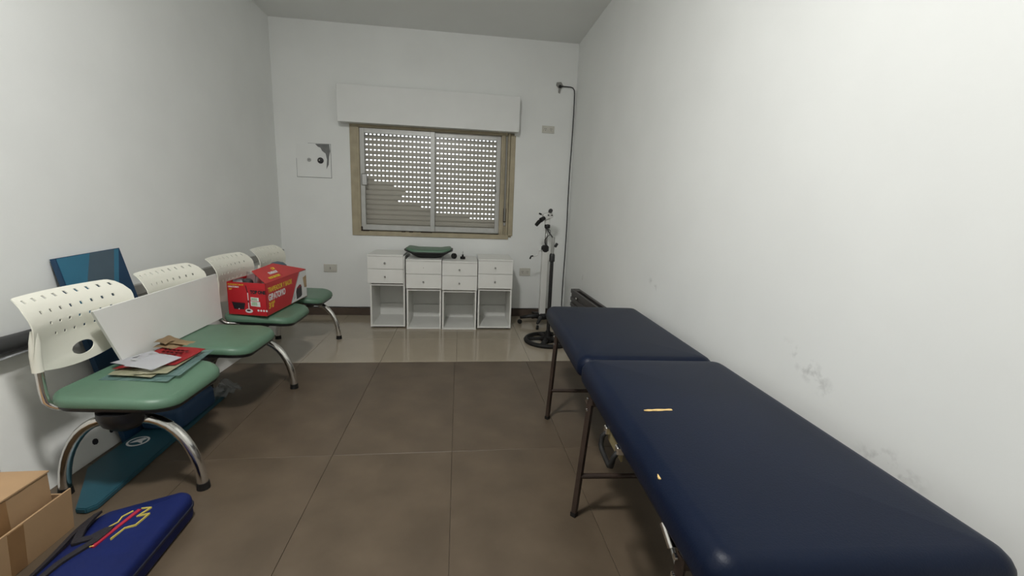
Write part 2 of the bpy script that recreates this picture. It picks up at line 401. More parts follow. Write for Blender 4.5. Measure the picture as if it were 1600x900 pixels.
ap = tag(empty('access_panel', (-1.458, D, 1.60)), 'square painted-over wall panel with valve, lock and bare cement patch', 'wall panel')
link('panel_cover', box(B(), (-.164, -.004, -.160), (.164, .001, .168), .001), m_wall, ap)
bm = B()
for (a, b) in (((-.168, -.0020, -.164), (.168, .0005, -.1595)), ((.1635, -.0020, -.164), (.1675, .0005, .172)), ((-.167, -.0015, -.164), (-.165, .0005, .02)), ((-.05, -.0015, .169), (.168, .0005, .171))):
    box(bm, a, b)
link('panel_joint', bm, m_pencil, ap)
pp = [(.02, .165), (.155, .168), (.162, .10), (.150, .05), (.143, -.03), (.120, -.075), (.128, .02), (.118, .075), (.085, .10), (.07, .13), (.045, .14)]
link('bare_patch', prism(B(), [(x, -.0045, z) for (x, z) in pp][::-1], (0, -.0006, 0)), m_patch, ap)
va = link('valve', lathe(B(), (.066, -.003, .006), [(.030, 0), (.030, .006), (.024, .010), (.016, .012), (.016, .030), (.010, .034), (0, .034)], 20, (0, -1, 0)), m_darkgrey, ap, True, 40)
link('valve_stem', lathe(B(), (.066, -.0365, .006), [(.007, 0), (.006, .006), (0, .007)], 12, (0, -1, 0)), m_chrome, va, True)
lk = link('lock', lathe(B(), (-.044, -.003, .008), [(.020, 0), (.019, .004), (0, .0045)], 18, (0, -1, 0)), m_steel, ap, True, 40)
link('key_slot', box(B(), (-.050, -.0085, .006), (-.038, -.007, .010)), m_plate_d, lk)

# torn antenna outlet and black cable
bo = tag(empty('cable_outlet', (1.03, D, 2.466)), 'torn beige cable outlet high in the corner with black cable', 'outlet')
link('torn_cover', prism(B(), [(-.035, 0.001, .045), (.012, 0.001, .05), (.038, 0.001, .012), (.012, 0.001, -.02), (.004, 0.001, -.062), (-.014, 0.001, -.05), (-.012, 0.001, -.012), (-.04, 0.001, .018)][::-1], (0, -.014, 0)), m_rail, bo)
link('plug', lathe(B(), (0, -.012, .004), [(.016, 0), (.016, .014), (.009, .02), (0, .02)], 14, (0, -1, 0)), m_black, bo, True, 40)
pts = [(1.034, D-.028, 2.47), (1.08, D-.016, 2.474), (1.145, D-.010, 2.474), (1.170, D-.009, 2.468), (1.187, D-.009, 2.445), (1.192, D-.009, 2.41)]
for k in range(1, 13): pts.append((1.192-.0002*k+.003*math.sin(k), D-.009-.002*(k % 2), 2.41-k*.19))
pts += [(1.19, D-.02, .11), (1.16, D-.02, .092)]
tag(link('black_cable', tube(B(), pts, .0055, 8), m_black, None, True), 'thin black cable hanging down the back wall corner from the torn outlet', 'cable')
pts = [(-1.80+k*.1, D-.006, .0885+.0015*math.sin(k*1.7)) for k in range(30)]
tag(link('baseboard_cable', tube(B(), pts, .0045, 6), m_black, None, True), 'thin dark cable running along the top of the back baseboard', 'cable')

# ------------------------------------------------------------------ dark heater on the right wall
ht = tag(empty('wall_heater', (XR, 3.46, .0)), 'low dark brown wall heater with slotted top behind the navy table', 'heater')
link('heater_body', box(B(), (-.080, -.60, .06), (.001, .62, .395), .004), m_heater, ht)
bm = B(); box(bm, (-.086, -.61, .395), (-.064, .63, .436), .003); box(bm, (-.026, -.61, .395), (.001, .63, .436), .003)
box(bm, (-.065, -.61, .395), (-.025, -.52, .436), .002); box(bm, (-.065, .50, .395), (-.025, .63, .436), .002)
link('heater_top', bm, m_heater, ht)
link('top_slot', box(B(), (-.064, -.53, .390), (-.026, .51, .402)), m_black, ht)
for k in range(5):
    link('front_louver', box(B(), (-.094, -.58, .10+k*.057), (-.079, .60, .135+k*.057), .003), m_heater, ht)
link('heater_foot', box(B(), (-.07, -.5, 0), (-.02, -.46, .062)), m_heater, ht); link('heater_foot', box(B(), (-.07, .46, 0), (-.02, .50, .062)), m_heater, ht)
link('heater_knob', box(B(), (-.1, .36, .375), (-.085, .40, .393), .003), m_chrome, ht)

# ------------------------------------------------------------------ four white drawer cabinets
def cabinet(x0, x1, yf, h, zb, dsh, dz, label, knobs=(1, 1), dw=0.002, tilt=0.0):
    """x0..x1 carcass, yf front, h top height, zb raised base, dsh sideways shift of drawer block, dz drawer heights"""
    w = x1-x0; cx = (x0+x1)/2; yb = min(yf+.46, D-.03); d = yb-yf
    c = tag(empty('drawer_cabinet', (cx, yf, 0), tilt), label, 'cabinet', 'white drawer cabinets under the window'); t = .016; hw = w/2
    zd = h-.018-sum(dz)-.006
    for s in (-1, 1): link('side_panel', box(B(), (s*hw-(t if s > 0 else 0), 0, zb), (s*hw+(0 if s > 0 else t), d, h-.016), .001), m_melamine, c)
    link('bottom_panel', box(B(), (-hw+t, .001, zb+.001), (hw-t, d-.004, zb+t+.001), .001), m_melamine, c)
    link('top_panel', box(B(), (-hw-dw+dsh, -.022, h-.016), (hw+dw+dsh, d, h), .0015), m_melamine, c)
    link('back_panel', box(B(), (-hw+t, d-.006, .15), (hw-t, d-.001, h-.017)), m_melamine, c)
    link('back_rail', box(B(), (-hw+t, d-.020, zb+t), (hw-t, d-.0061, .150), .001), m_melamine, c)
    link('divider', box(B(), (-hw+t, .001, zd-.016), (hw-t, d-.01, zd-.002)), m_melamine, c)
    z = h-.018
    for k, dh in enumerate(dz):
        dr = link('drawer', box(B(), (-hw-dw+dsh, -.021, z-dh+.003), (hw+dw+dsh, -.002, z), .0015), m_melamine, c)
        link('drawer_tray', box(B(), (-hw+t+.006, -.0025, z-dh+.012), (hw-t-.006, d-.05, z-.02)), m_melamine, dr)
        if knobs[k]: link('knob', lathe(B(), (dsh-.004, -.0205, z-dh*.50), [(.004, 0), (.004, .008), (.0085, .011), (.0085, .017), (.005, .020), (0, .020)], 14, (0, -1, 0)), m_steel, dr, True, 40)
        else: link('screw_hole', lathe(B(), (dsh-.004, -.0208, z-dh*.50), [(.003, 0), (.003, .0008), (0, .0008)], 8, (0, -1, 0)), m_plate_d, dr)
        z -= dh
    if zb > .003:
        for s in (-1, 1):
            for yy in (.04, d-.05):
                link('foot', box(B(), (s*(hw-.04)-.018, yy, 0), (s*(hw-.04)+.018, yy+.036, zb+.001), .002), m_rubber, c)
    return c
cabinet(-.838, -.508, 4.165, .727, .014, -.014, (.122, .140), 'tallest white drawer cabinet, standing on the side of the bench')
cabinet(-.489, -.158, 4.130, .692, .0, .000, (.124, .142), 'white drawer cabinet with no knob on its top drawer', (0, 1))
cabinet(-.148, .186, 4.112, .684, .0, .000, (.124, .142), 'white drawer cabinet carrying two small black caster parts')
cabinet(.200, .535, 4.120, .710, .014, -.002, (.128, .146), 'white drawer cabinet with bare top, standing beside the optical stand', tilt=-.015)

# spare green seat with black shell lying on the cabinets
ss = tag(empty('loose_seat', (-.288, 4.36, .6915)), 'spare green bench seat with black shell lying on the white cabinets', 'seat')
def curl(x, y, z): return (x, y, z + .075*(abs(x)/.235)**2.0 - .012*(y/.2))
bm = B(); pillow(bm, .218, .19, .046, .078, .10, .008, .022, .004, lambda x, y, z: (x, y, z+.030*(abs(x)/.218)**2)); link('cushion', bm, m_green, ss, True)
bm = B(); pillow(bm, .236, .20, .040, .053, .10, .005, .005, 0, lambda x, y, z: (x, y, z+.032*(abs(x)/.234)**2)); link('shell_rim', bm, m_black, ss, True)
bm = B(); pillow(bm, .212, .185, .0, .052, .10, .012, .006, 0, lambda x, y, z: (x*(.42+.58*min(1, z/.046)**.6), y*(.6+.4*min(1, z/.046)), z+.016*(abs(x)/.2)**2*min(1, z/.03))); link('shell', bm, m_black, ss, True)
# caster parts
ca = tag(empty('round_knob', (-.03, 4.29, .6845)), 'small black round caster wheel lying on the third cabinet', 'caster')
link('wheel', lathe(B(), (-.010, 0, .029), [(0, -.014), (.020, -.014), (.0285, -.009), (.0285, .009), (.020, .014), (0, .014)], 22, (.55, -.83, .05)), m_rubber, ca, True, 40)
link('hub', lathe(B(), (-.002, -.012, .030), [(.010, 0), (.010, .006), (0, .006)], 12, (.55, -.83, .05)), m_black, ca, True, 40)
cb = tag(empty('caster_socket', (.047, 4.30, .6845)), 'small black caster socket with an upright metal pin', 'caster')
link('socket_body', lathe(B(), (0, 0, 0), [(.026, 0), (.026, .022), (.010, .026), (.008, .045), (0, .046)], 20), m_rubber, cb, True, 40)
link('pin', tube(B(), [(0, 0, .04), (0, 0, .078)], .003, 8), m_steel, cb, True)

# ------------------------------------------------------------------ optical stand (white column on casters)
cs = tag(empty('optical_stand', (.895, 4.33, 0)), 'white column medical optical stand with black eyepieces on a caster base', 'medical stand')
link('base_hub', lathe(B(), (0, 0, .062), [(.055, 0), (.055, .03), (.038, .05), (.038, .06), (0, .06)], 20), m_black, cs, True, 40)
for k in range(5):
    a = PI*0.98 + k*2*PI/5
    dx, dy = math.cos(a), math.sin(a); L = .235
    arm = link('base_arm', tube(B(), [(dx*.03, dy*.03, .085), (dx*.12, dy*.12, .085), (dx*L, dy*L, .068)], [.024, .020, .014], 10), m_black, cs, True)
    cst = link('caster', lathe(B(), (dx*L-dy*.011, dy*L+dx*.011, .0245), [(0, 0), (.018, 0), (.0245, .003), (.0245, .019), (.018, .022), (0, .022)], 16, (dy, -dx, 0)), m_rubber, arm, True, 40)
link('column', box(B(), (-.036, -.028, .112), (.030, .028, .790), .008, 2), m_whitemetal, cs)
link('column_clamp', lathe(B(), (-.004, -.0, .772), [(.030, 0), (.040, .012), (.040, .055), (.026, .07), (0, .07)], 18), m_black, cs, True, 40)
ck = link('crank_arm', tube(B(), [(-.03, -.02, .79), (-.075, -.03, .785), (-.085, -.03, .74), (-.13, -.03, .728)], .007, 8), m_whitemetal, cs, True)
link('crank_grip', tube(B(), [(-.13, -.03, .732), (-.152, -.03, .728), (-.162, -.03, .700)], .008, 8), m_black, ck, True)
link('inner_pole', tube(B(), [(.004, 0, .83), (.004, 0, 1.02)], .015, 12), m_steel, cs, True)
link('head_joint', lathe(B(), (.008, 0, 1.015), [(.024, 0), (.030, .01), (.030, .034), (.022, .045), (0, .045)], 16), m_black, cs, True, 40)
link('yoke', box(B(), (-.020, -.024, 1.052), (.030, .024, 1.125), .008, 2), m_whitemetal, cs)
hd = link('optic_head', box(B(), (-.045, -.05, 1.112), (.055, .05, 1.175), .014, 2, rot=Matrix.Rotation(-.35, 3, 'Y')), m_whitemetal, cs, True, 30)
link('eyepiece', tube(B(), [(-.035, -.04, 1.120), (-.075, -.06, 1.098)], [.020, .024], 14), m_black, hd, True, 40)
link('eyepiece_cup', tube(B(), [(-.070, -.058, 1.100), (-.098, -.075, 1.078), (-.125, -.09, 1.048)], [.017, .020, .018], 14), m_rubber, hd, True, 40)
link('objective', tube(B(), [(.022, -.035, 1.188), (.020, -.075, 1.196)], .020, 16), m_black, hd, True, 40)
link('adjust_knob', tube(B(), [(-.062, -.01, 1.155), (-.085, -.02, 1.163)], .009, 10), m_black, hd, True, 40)
for s in (-1, 1): link('screw', tube(B(), [(.020+s*.018, -.045, 1.150), (.020+s*.018, -.060, 1.150)], .007, 10), m_black, hd, True, 40)
link('lamp_cable', tube(B(), [(.02, -.02, 1.01), (.036, -.03, .99), (.034, -.03, .955), (.016, -.025, .94), (-.016, -.022, .90), (-.014, -.022, .87), (.004, -.025, .84), (.012, -.03, .81)], .0035, 6), m_black, cs, True)

# black pole stand with wheel-shaped base
ps = tag(empty('pole_stand', (.835, 3.725, 0)), 'black pole stand on a heavy spoked round base behind the navy table', 'stand')
bm = B(); R_ = .205
prof = [(R_-.018, .002), (R_+.012, .002), (R_+.018, .016), (R_+.006, .034), (R_-.012, .036), (R_-.022, .018)]
ringv = []
for k in range(40):
    a = 2*PI*k/40; ringv.append([bm.verts.new((r*math.cos(a), r*math.sin(a), z)) for (r, z) in prof])
for k in range(40):
    for j in range(len(prof)): bm.faces.new((ringv[k][j], ringv[(k+1) % 40][j], ringv[(k+1) % 40][(j+1) % len(prof)], ringv[k][(j+1) % len(prof)]))
link('base_ring', bm, m_rubber, ps, True)
for k in range(5):
    a = .5+k*2*PI/5; dx, dy = math.cos(a), math.sin(a)
    bm = B(); tube(bm, [(dx*.03, dy*.03, .04), (dx*.11, dy*.11, .03), (dx*.19, dy*.19, .020)], [.030, .026, .030], 10, flat=1)
    for v in bm.verts: v.co.z = .004+(v.co.z+.012)*.55
    link('base_spoke', bm, m_rubber, ps, True)
link('base_hub', lathe(B(), (0, 0, .004), [(.06, 0), (.055, .03), (.03, .05), (.022, .10), (0, .10)], 20), m_rubber, ps, True, 40)
link('pole', tube(B(), [(0, 0, .05), (0, 0, .80)], .0165, 14), m_black, ps, True, 60)
link('collar', lathe(B(), (0, 0, .745), [(.018, 0), (.025, .006), (.025, .06), (.018, .075), (0, .075)], 16), m_black, ps, True, 40)
link('inner_rod', tube(B(), [(0, 0, .80), (.004, 0, .965)], .013, 12), m_steel, ps, True, 60)
link('clip', box(B(), (.020, -.01, .875), (.042, .012, .915), .004, rot=Matrix.Rotation(.5, 3, 'Y')), m_black, ps)
link('hook_wire', tube(B(), [(.0, 0, .955), (-.030, .03, 1.00), (-.045, .06, 1.04)], .006, 8), m_darkgrey, ps, True)

# ------------------------------------------------------------------ massage table
TR = -math.atan(.055)
tb = tag(empty('massage_table', (.815, 1.632, 0), TR), 'folding navy vinyl massage table with torn cushion and brown steel legs', 'massage table')
hw = .305
def crease(y0, y1):
    return None
bm = B(); pillow(bm, hw, .535, .505, .604, .055, .022, .046, .006, n=8, inner=6)
for v in bm.verts: v.co.y -= .538
nc = link('cushion', bm, m_navy, tb, True)
bm = B(); pillow(bm, hw-.004, .503, .505, .600, .055, .022, .046, .004, n=8, inner=6)
for v in bm.verts: v.co.y += .506; v.co.z -= .006
fc = link('cushion', bm, m_navy, tb, True)
for (y0, y1) in ((-1.05, -.02), (.02, .99)):
    bm = B()
    for s in (-1, 1): box(bm, (s*.235-.011, y0, .455), (s*.235+.011, y1, .510), .002)
    box(bm, (-.23, y0, .457), (.23, y0+.022, .510), .002); box(bm, (-.23, y1-.022, .457), (.23, y1, .510), .002)
    link('frame', bm, m_wood, tb)
# torn spots on the cushion
def torn(cx, cy_, L, w, z, rz, name='foam_tear'):
    bm = B(); n = 9; top = []; bot = []
    for k in range(n):
        t = k/(n-1); h = w*(.35+.65*math.sin(PI*t)**.5)*(1+.25*math.sin(k*2.3)); top.append((L*(t-.5), h)); bot.append((L*(t-.5), -h))
    poly = top+bot[::-1]; R = Matrix.Rotation(rz, 3, 'Z')
    prism(bm, [tuple(R @ Vector((x, y, 0))+Vector((cx, cy_, z)))for (x, y) in poly][::-1], (0, 0, .0022))
    return link(name, bm, m_foam, nc)
torn(-.161, -.488, .110, .0055, .6065, TR*0+.05)
torn(-.290, -.79, .022, .005, .5880, 1.2)
for (yy, xt, xb, nm) in ((-.185, .296, .330, 'n'), (.615, .290, .318, 'f'), (-.93, .292, .31, 'e')):
    for s in (-1, 1):
        xs = xb if s < 0 else .31
        leg = link('leg', tube(B(), [(s*xt, yy, .505), (s*xs, yy+.0, .004)], .0135, 4), m_brownmetal, tb)
        link('leg_tip', tube(B(), [(s*xs, yy, .018), (s*xs, yy, 0)], .0155, 4), m_rubber, leg)
        link('hinge_bracket', box(B(), (s*.262-.034, yy-.016, .478), (s*.262+.034, yy+.016, .508), .002), m_brownmetal, leg)
        for zz in (.500, .455): link('bolt', lathe(B(), (s*(xt+.012), yy, zz), [(.007, 0), (.007, .005), (0, .008)], 10, (s, 0, 0)), m_chrome, leg, True, 40)
    link('crossbar', tube(B(), [(-xb*.985, yy, .176), (.31, yy, .176)], .0105, 8), m_brownmetal, tb, True, 60)
# wing nuts and locking pieces by the legs
for (yy, z) in ((-.135, .458), (.66, .505)):
    bk = link('stay_bracket', box(B(), (-.300, yy-.02, z-.006), (-.225, yy+.02, z+.006), .002), m_brownmetal, tb)
    link('wing_nut', box(box(B(), (-.296, yy-.012, z-.03), (-.288, yy+.012, z-.004), .003), (-.29, yy+.012, z-.012), (-.284, yy+.045, z+.004), .003), m_chrome, bk)
# carrying handle
hb = link('handle_plate', box(B(), (-.296, -.545, .468), (-.290, -.415, .516), .001), m_brass, tb)
link('handle_loop', tube(B(), [(-.300, -.540, .505), (-.318, -.545, .485), (-.322, -.540, .452), (-.322, -.522, .442), (-.322, -.445, .446), (-.322, -.428, .456), (-.318, -.425, .485), (-.300, -.425, .505)], .0085, 8), m_rubber, hb, True)
for yy in (-.542, -.425): link('handle_clip', box(B(), (-.312, yy-.012, .494), (-.286, yy+.012, .520), .003), m_chrome, hb)
# sliding stay of the near legs
st = link('stay_rod', tube(B(), [(-.24, -.60, .49), (-.215, -.72, .37), (-.20, -.93, .20)], .006, 8), m_steel, tb, True)
link('stay_joint', tube(B(), [(-.219, -.70, .390), (-.212, -.745, .352)], .013, 10), m_chrome, st, True, 60)

# ------------------------------------------------------------------ bench with four seats
YC = [1.88, 2.49, 3.10, 3.71]
BO = [.020, -.004, -.008, -.028]      # small sideways offsets of the backs
bench = tag(empty('waiting_bench', (-1.30, 2.795, 0)), 'four-seat waiting bench with green seats and ivory perforated backs', 'bench')
ox, oy, _ = bench.location
def V(x, y, z): return (x-ox, y-oy, z)
link('beam', box(B(), V(-1.325, 1.70, .345), V(-1.275, 3.87, .385), .004), m_black, bench)
for ly_ in (1.745, 2.757, 3.82):
    hubm = B(); lathe(hubm, V(-1.30, ly_, .285), [(0, 0), (.045, .004), (.075, .03), (.088, .062), (.088, .088), (.06, .092), (0, .092)], 24)
    hub = link('leg_hub', hubm, m_black, bench, True, 50)
    for s, reach in ((1, .255), (-1, .258)):
        pts = [V(-1.30+s*.03, ly_, .318)]
        for k in range(11):
            a = PI/2*k/10; pts.append(V(-1.30+s*(.06+(reach-.06)*math.sin(a)), ly_, .012+.310*math.cos(a)))
        lg = link('leg', tube(B(), pts, .0205, 12, flat=1.0), m_chrome, bench, True, 60)
        e = pts[-1]; link('leg_tip', tube(B(), [(e[0], e[1], .030), (e[0], e[1], 0.0)], [.0225, .025], 12), m_rubber, lg, True, 50)
# backrest shell
NU, NV = 41, 26; HWB = .0117*NU/2
zp = [.50, .56, .60, .64, .68, .713, .745, .767, .785, .800, .811, .818]
xp = [-1.512, -1.514, -1.508, -1.500, -1.492, -1.488, -1.494, -1.504, -1.516, -1.530, -1.545, -1.562]
def interp(z):
    if z <= zp[0]: return xp[0]
    for i in range(len(zp)-1):
        if z <= zp[i+1]:
            t = (z-zp[i])/(zp[i+1]-zp[i]); return xp[i]*(1-t)+xp[i+1]*t
    return xp[-1]
def make_back():
    bm = B(); g = {}
    oc, oa, ob = (0.0, 4.9), 4.6, 2.3          # oval grab hole in cell units
    for i in range(NU+1):
        for j in range(NV+1):
            a, b = i-NU/2, j
            da, db = (a-oc[0])/oa, (b-oc[1])/ob; r = math.hypot(da, db)
            if 0.72 < r < 1.26: a, b = oc[0]+da/r*oa, oc[1]+db/r*ob
            s = a/(NU/2); zb = .512+.042*s*s; zt = .818-.055*max(0, (abs(s)-.82)/.18)**2.2
            z = zb+(zt-zb)*b/NV
            sx_ = s*(1-.03*max(0, (.62-z)/.12)+.045*max(0, (z-.64)/.18))
            x = interp(z)-.006-(.018+.022*min(1, max(0, (z-.55)/.1)))*(1-s*s)
            g[i, j] = bm.verts.new((x-ox, sx_*HWB, z))
    holes = set()
    for row, (v, n) in enumerate(((24, 9), (20, 8), (16, 7), (12, 6))):
        for k in range(n): holes.add((int(20+(k-(n-1)/2)*4), v))
    for i in range(NU):
        for j in range(NV):
            if (i, j) in holes: continue
            ca_, cb_ = i+.5-NU/2, j+.5
            if ((ca_-oc[0])/oa)**2+((cb_-oc[1])/ob)**2 < 0.93: continue
            bm.faces.new((g[i, j], g[i+1, j], g[i+1, j+1], g[i, j+1]))
    bmesh.ops.recalc_face_normals(bm, faces=bm.faces)
    bmesh.ops.solidify(bm, geom=list(bm.faces), thickness=.004)
    return bm
def make_seat():
    def f(x, y, z):
        k = max(0, (x+.02)/.22); r_ = max(0, (-x-.12)/.1)
        taper = 1-.06*max(0, -x/.22)
        return (x, y*taper, z-.020*k*k+.010*r_*r_-.004*(1-(y/.225)**2))
    bm = B(); pillow(bm, .222, .226, .406, .447, .105, .006, .026, .004, f, n=8, inner=6); return bm
def make_pan():
    def f(x, y, z):
        k = max(0, (x+.02)/.22); r_ = max(0, (-x-.12)/.1)
        return (x, y*(1-.06*max(0, -x/.22)), z-.020*k*k+.010*r_*r_-.006*(1-(y/.225)**2))
    bm = B(); pillow(bm, .215, .219, .388, .409, .10, .010, .004, 0, f, n=8, inner=4); return bm
first = []
for c, bo_ in zip(YC, BO):
    if not first:
        bk = link('backrest', make_back(), m_shell, bench, True, 50); bk.location = (0, c-oy+bo_, 0)
        subs = []
        for s in (-1, 1):
            slv = link('sleeve', tube(B(), [(-1.522-ox, s*.222, .546), (-1.522-ox, s*.222, .61), (-1.516-ox, s*.223, .66), (-1.513-ox, s*.223, .70)], [.0165, .0165, .0155, .010], 14), m_shell, bk, True, 60); subs.append(slv)
        sc_ = link('seat_cushion', make_seat(), m_green, bench, True); sc_.location = (-1.315-ox, c-oy, 0)
        pn = link('seat_pan', make_pan(), m_black, bench, True); pn.location = sc_.location
        frs = []
        for s in (-1, 1):
            yv = s*.222
            pts = [(-1.521-ox, yv, .62), (-1.518-ox, yv, .47)]
            for k in range(1, 7):
                a = PI/2*k/6; pts.append((-1.518+.045*(1-math.cos(a))-ox, yv*(1-.12*k/6), .44-.045*math.sin(a)))
            pts += [(-1.40-ox, yv*.86, .392), (-1.20-ox, yv*.80, .388)]
            fr = link('support_tube', tube(B(), pts, .0125, 10), m_chrome, bench, True, 60); fr.location = (0, c-oy+bo_, 0); frs.append(fr)
        br = link('seat_bracket', box(B(), (-1.38-ox, -.17, .376), (-1.22-ox, .17, .392), .003), m_black, bench); br.location = (0, c-oy, 0)
        first = [bk, sc_, pn, br]+frs
    else:
        for o in first:
            n = copy_tree(o, bench); n.location.y = c-oy+(bo_ if o.name.startswith(('backrest', 'support_tube')) else 0)

# ------------------------------------------------------------------ things on the bench
# white board leaning on the backs
bl, br_, tr, tl_ = Vector((-1.470, 2.005, .449)), Vector((-1.470, 2.81, .455)), Vector((-1.479, 2.801, .736)), Vector((-1.479, 1.889, .722))
bm = B(); prism(bm, [bl, br_, tr, tl_], (-.010, 0, -.0003))
tag(link('white_board', bm, m_melamine), 'plain white board leaning on the ivory backs of the bench', 'board')

# red printed box
A_, B_, C_ = Vector((-1.482, 2.915, .453)), Vector((-1.222, 2.855, .453)), Vector((-1.195, 3.515, .453)); D_ = A_+C_-B_
Hb = .216; T = .004
rb = tag(empty('red_carton', (B_.x, B_.y, B_.z)), 'open red cardboard carton with bucket and mop print on the bench', 'carton')
o3 = Vector(B_)
def rp(p): return tuple(Vector(p)-o3)
un, us = (B_-A_).normalized(), (C_-B_).normalized(); upz = Vector((0, 0, 1))
nin = us; xin = -un
def wall_q(p, q, inn, name, m, h=Hb):
    bm = B(); prism(bm, [rp(p), rp(q), rp(q+upz*h), rp(p+upz*h)], tuple(inn*T)); return link(name, bm, m, rb)
wn = wall_q(A_, B_, us, 'front_side', m_redcard); ws = wall_q(B_, C_, xin, 'long_side', m_redcard); wall_q(C_, D_, -us, 'end_side', m_redcard); wall_q(D_, A_, -xin, 'long_side', m_redcard)
bm = B(); prism(bm, [rp(A_), rp(B_), rp(C_), rp(D_)], (0, 0, T)); link('bottom', bm, m_card, rb)
# flaps
Bt, Ct, At, Dt = (p+upz*Hb for p in (B_, C_, A_, D_))
fl1 = [Bt+us*.004, Bt+us*.272, Bt+us*.325+Vector((-.092, 0, .088)), Bt+us*.016+Vector((-.084, 0, .078))]
bm = B(); prism(bm, [rp(p) for p in fl1], (0, 0, -.003)); f1 = link('flap', bm, m_redin, rb)
fl2 = [Bt+us*.275, Ct-us*.002, Ct+xin*.02+upz*.004, Bt+us*.328+Vector((-.093, 0, .088))]
bm = B(); prism(bm, [rp(p) for p in fl2], (0, 0, -.003)); f2 = link('flap', bm, m_redin, rb)
# print on the near end: bucket, mop, brand, stickers
def on(origin, xd, yd, nd, pts, m, name, parent, lift=.0004):
    bm = B(); prism(bm, [rp(origin+xd*x+yd*y+nd*lift) for (x, y) in pts], tuple(nd*.0005)); return link(name, bm, m, parent)
nd = -us; nf = (B_-A_).length
def front(pts, m, name, lift=.0004): return on(A_, un, upz, nd, pts, m, name, wn, lift)
ell = lambda cx, cy_, a, b, n=20: [(cx+a*math.cos(2*PI*k/n), cy_+b*math.sin(2*PI*k/n)) for k in range(n)]
front([(.022, .085), (.118, .082), (.118, .074), (.110, .038), (.040, .038), (.028, .080)], m_bprint, 'bucket_print')
front([(.040, .086), (.118, .0835), (.118, .079), (.040, .082)], m_dredprint, 'bucket_rim_print', .0010)
front(ell(.0745, .040, .004, .004, 10), m_wprint, 'bucket_badge_print', .0010)
front(ell(.143, .030, .026, .014), m_wprint, 'mop_head_print'); front(ell(.141, .033, .014, .006), m_bprint, 'mop_centre_print', .0010)
front([(.127, .197), (.133, .197), (.144, .150), (.139, .150)], m_bprint, 'mop_handle_print'); front([(.139, .150), (.144, .150), (.146, .045), (.141, .045)], m_wprint, 'mop_handle_print')
front([(.139, .100), (.145, .100), (.146, .085), (.140, .085)], m_bprint, 'mop_handle_print', .0010)
front([(.160, .122), (.215, .120), (.215, .097), (.160, .099)], m_wprint, 'sticker'); front([(.164, .119), (.205, .117), (.205, .101), (.164, .103)], m_greenprint, 'sticker_print', .0010)
front([(.158, .096), (.222, .093), (.224, .060), (.158, .064)], m_wprint, 'sticker'); front([(.165, .092), (.203, .090), (.203, .067), (.165, .070)], m_greenprint, 'sticker_print', .0010)
front([(.150, .180), (.255, .175), (.255, .174), (.150, .179)], m_dredprint, 'brand_line_print'); front([(.150, .141), (.255, .136), (.255, .135), (.150, .140)], m_dredprint, 'brand_line_print')
for k in range(4): front(ell(.208+k*.019, .036, .007, .007, 12), m_wprint, 'care_symbol_print')
def lab(body, size, m, org, xd, yd, parent, bold=0.0, sx=1.0): return text('lettering', body, size, m, rp(org), xd, yd, parent, bold=bold, sx=sx)
lab('TOP ONE', .030, m_bprint, A_+un*.160+upz*.146+nd*.0005, un, upz, wn, .0020, .80)
lab('TRAPEADOR Y BALDE', .012, m_yprint, A_+un*.006+upz*.196+nd*.0005, un, upz, wn, .0003, .93)
lab('GIRATORIO', .014, m_wprint, A_+un*.008+upz*.180+nd*.0005, un, upz, wn, .0004)
lab('360°', .013, m_yprint, A_+un*.012+upz*.165+nd*.0005, un, upz, wn, .0004)
# print on the long side
ns = un
def side(pts, m, name, lift=.0004): return on(B_, us, upz, ns, pts, m, name, ws, lift)
lab('TRAPEADOR Y BALDE', .046, m_yprint, B_+us*.03+upz*.150+ns*.0005, us, upz, ws, .0012, .80)
lab('GIRATORIO', .058, m_wprint, B_+us*.03+upz*.096+ns*.0005, us, upz, ws, .0022, .80)
lab('360°', .056, m_yprint, B_+us*.03+upz*.044+ns*.0005, us, upz, ws, .0018, .80)
side([(.36, .004), (.40, .05), (.46, .13), (.53, .212), (.657, .212), (.657, .004)], m_gprint, 'photo_panel_print')
side([(.375, .004), (.415, .05), (.475, .13), (.545, .209), (.657, .209), (.657, .004)], m_wprint, 'photo_panel_print', .0008)
side([(.46, .015), (.455, .075), (.47, .100), (.53, .110), (.56, .10), (.56, .03), (.54, .02)], m_bprint, 'bucket_print', .0014)
side([(.47, .100), (.49, .09), (.55, .098), (.552, .112), (.52, .118)], m_dredprint, 'basket_print', .0020)
side([(.40, .02), (.44, .03), (.44, .075), (.425, .06)], m_gprint, 'mop_print', .0014)
side([(.59, .16), (.655, .17), (.655, .075), (.61, .08)], m_kraft, 'torn_patch', .0014)
# lettering on the flap
fx = us; fy = (fl1[3]-fl1[0]).normalized()
fn_ = fx.cross(fy)
lab('CON', .028, m_yprint, fl1[0]+fx*.215+fy*.078+fn_*.0025, fx, fy, f1, .001, .75)
lab('TRAPEADOR', .027, m_wprint, fl1[0]+fx*.135+fy*.050+fn_*.0025, fx, fy, f1, .001, .80)
lab('BALDE GIRATORIO', .024, m_yprint, fl1[0]+fx*.085+fy*.018+fn_*.0025, fx, fy, f1, .001, .78)
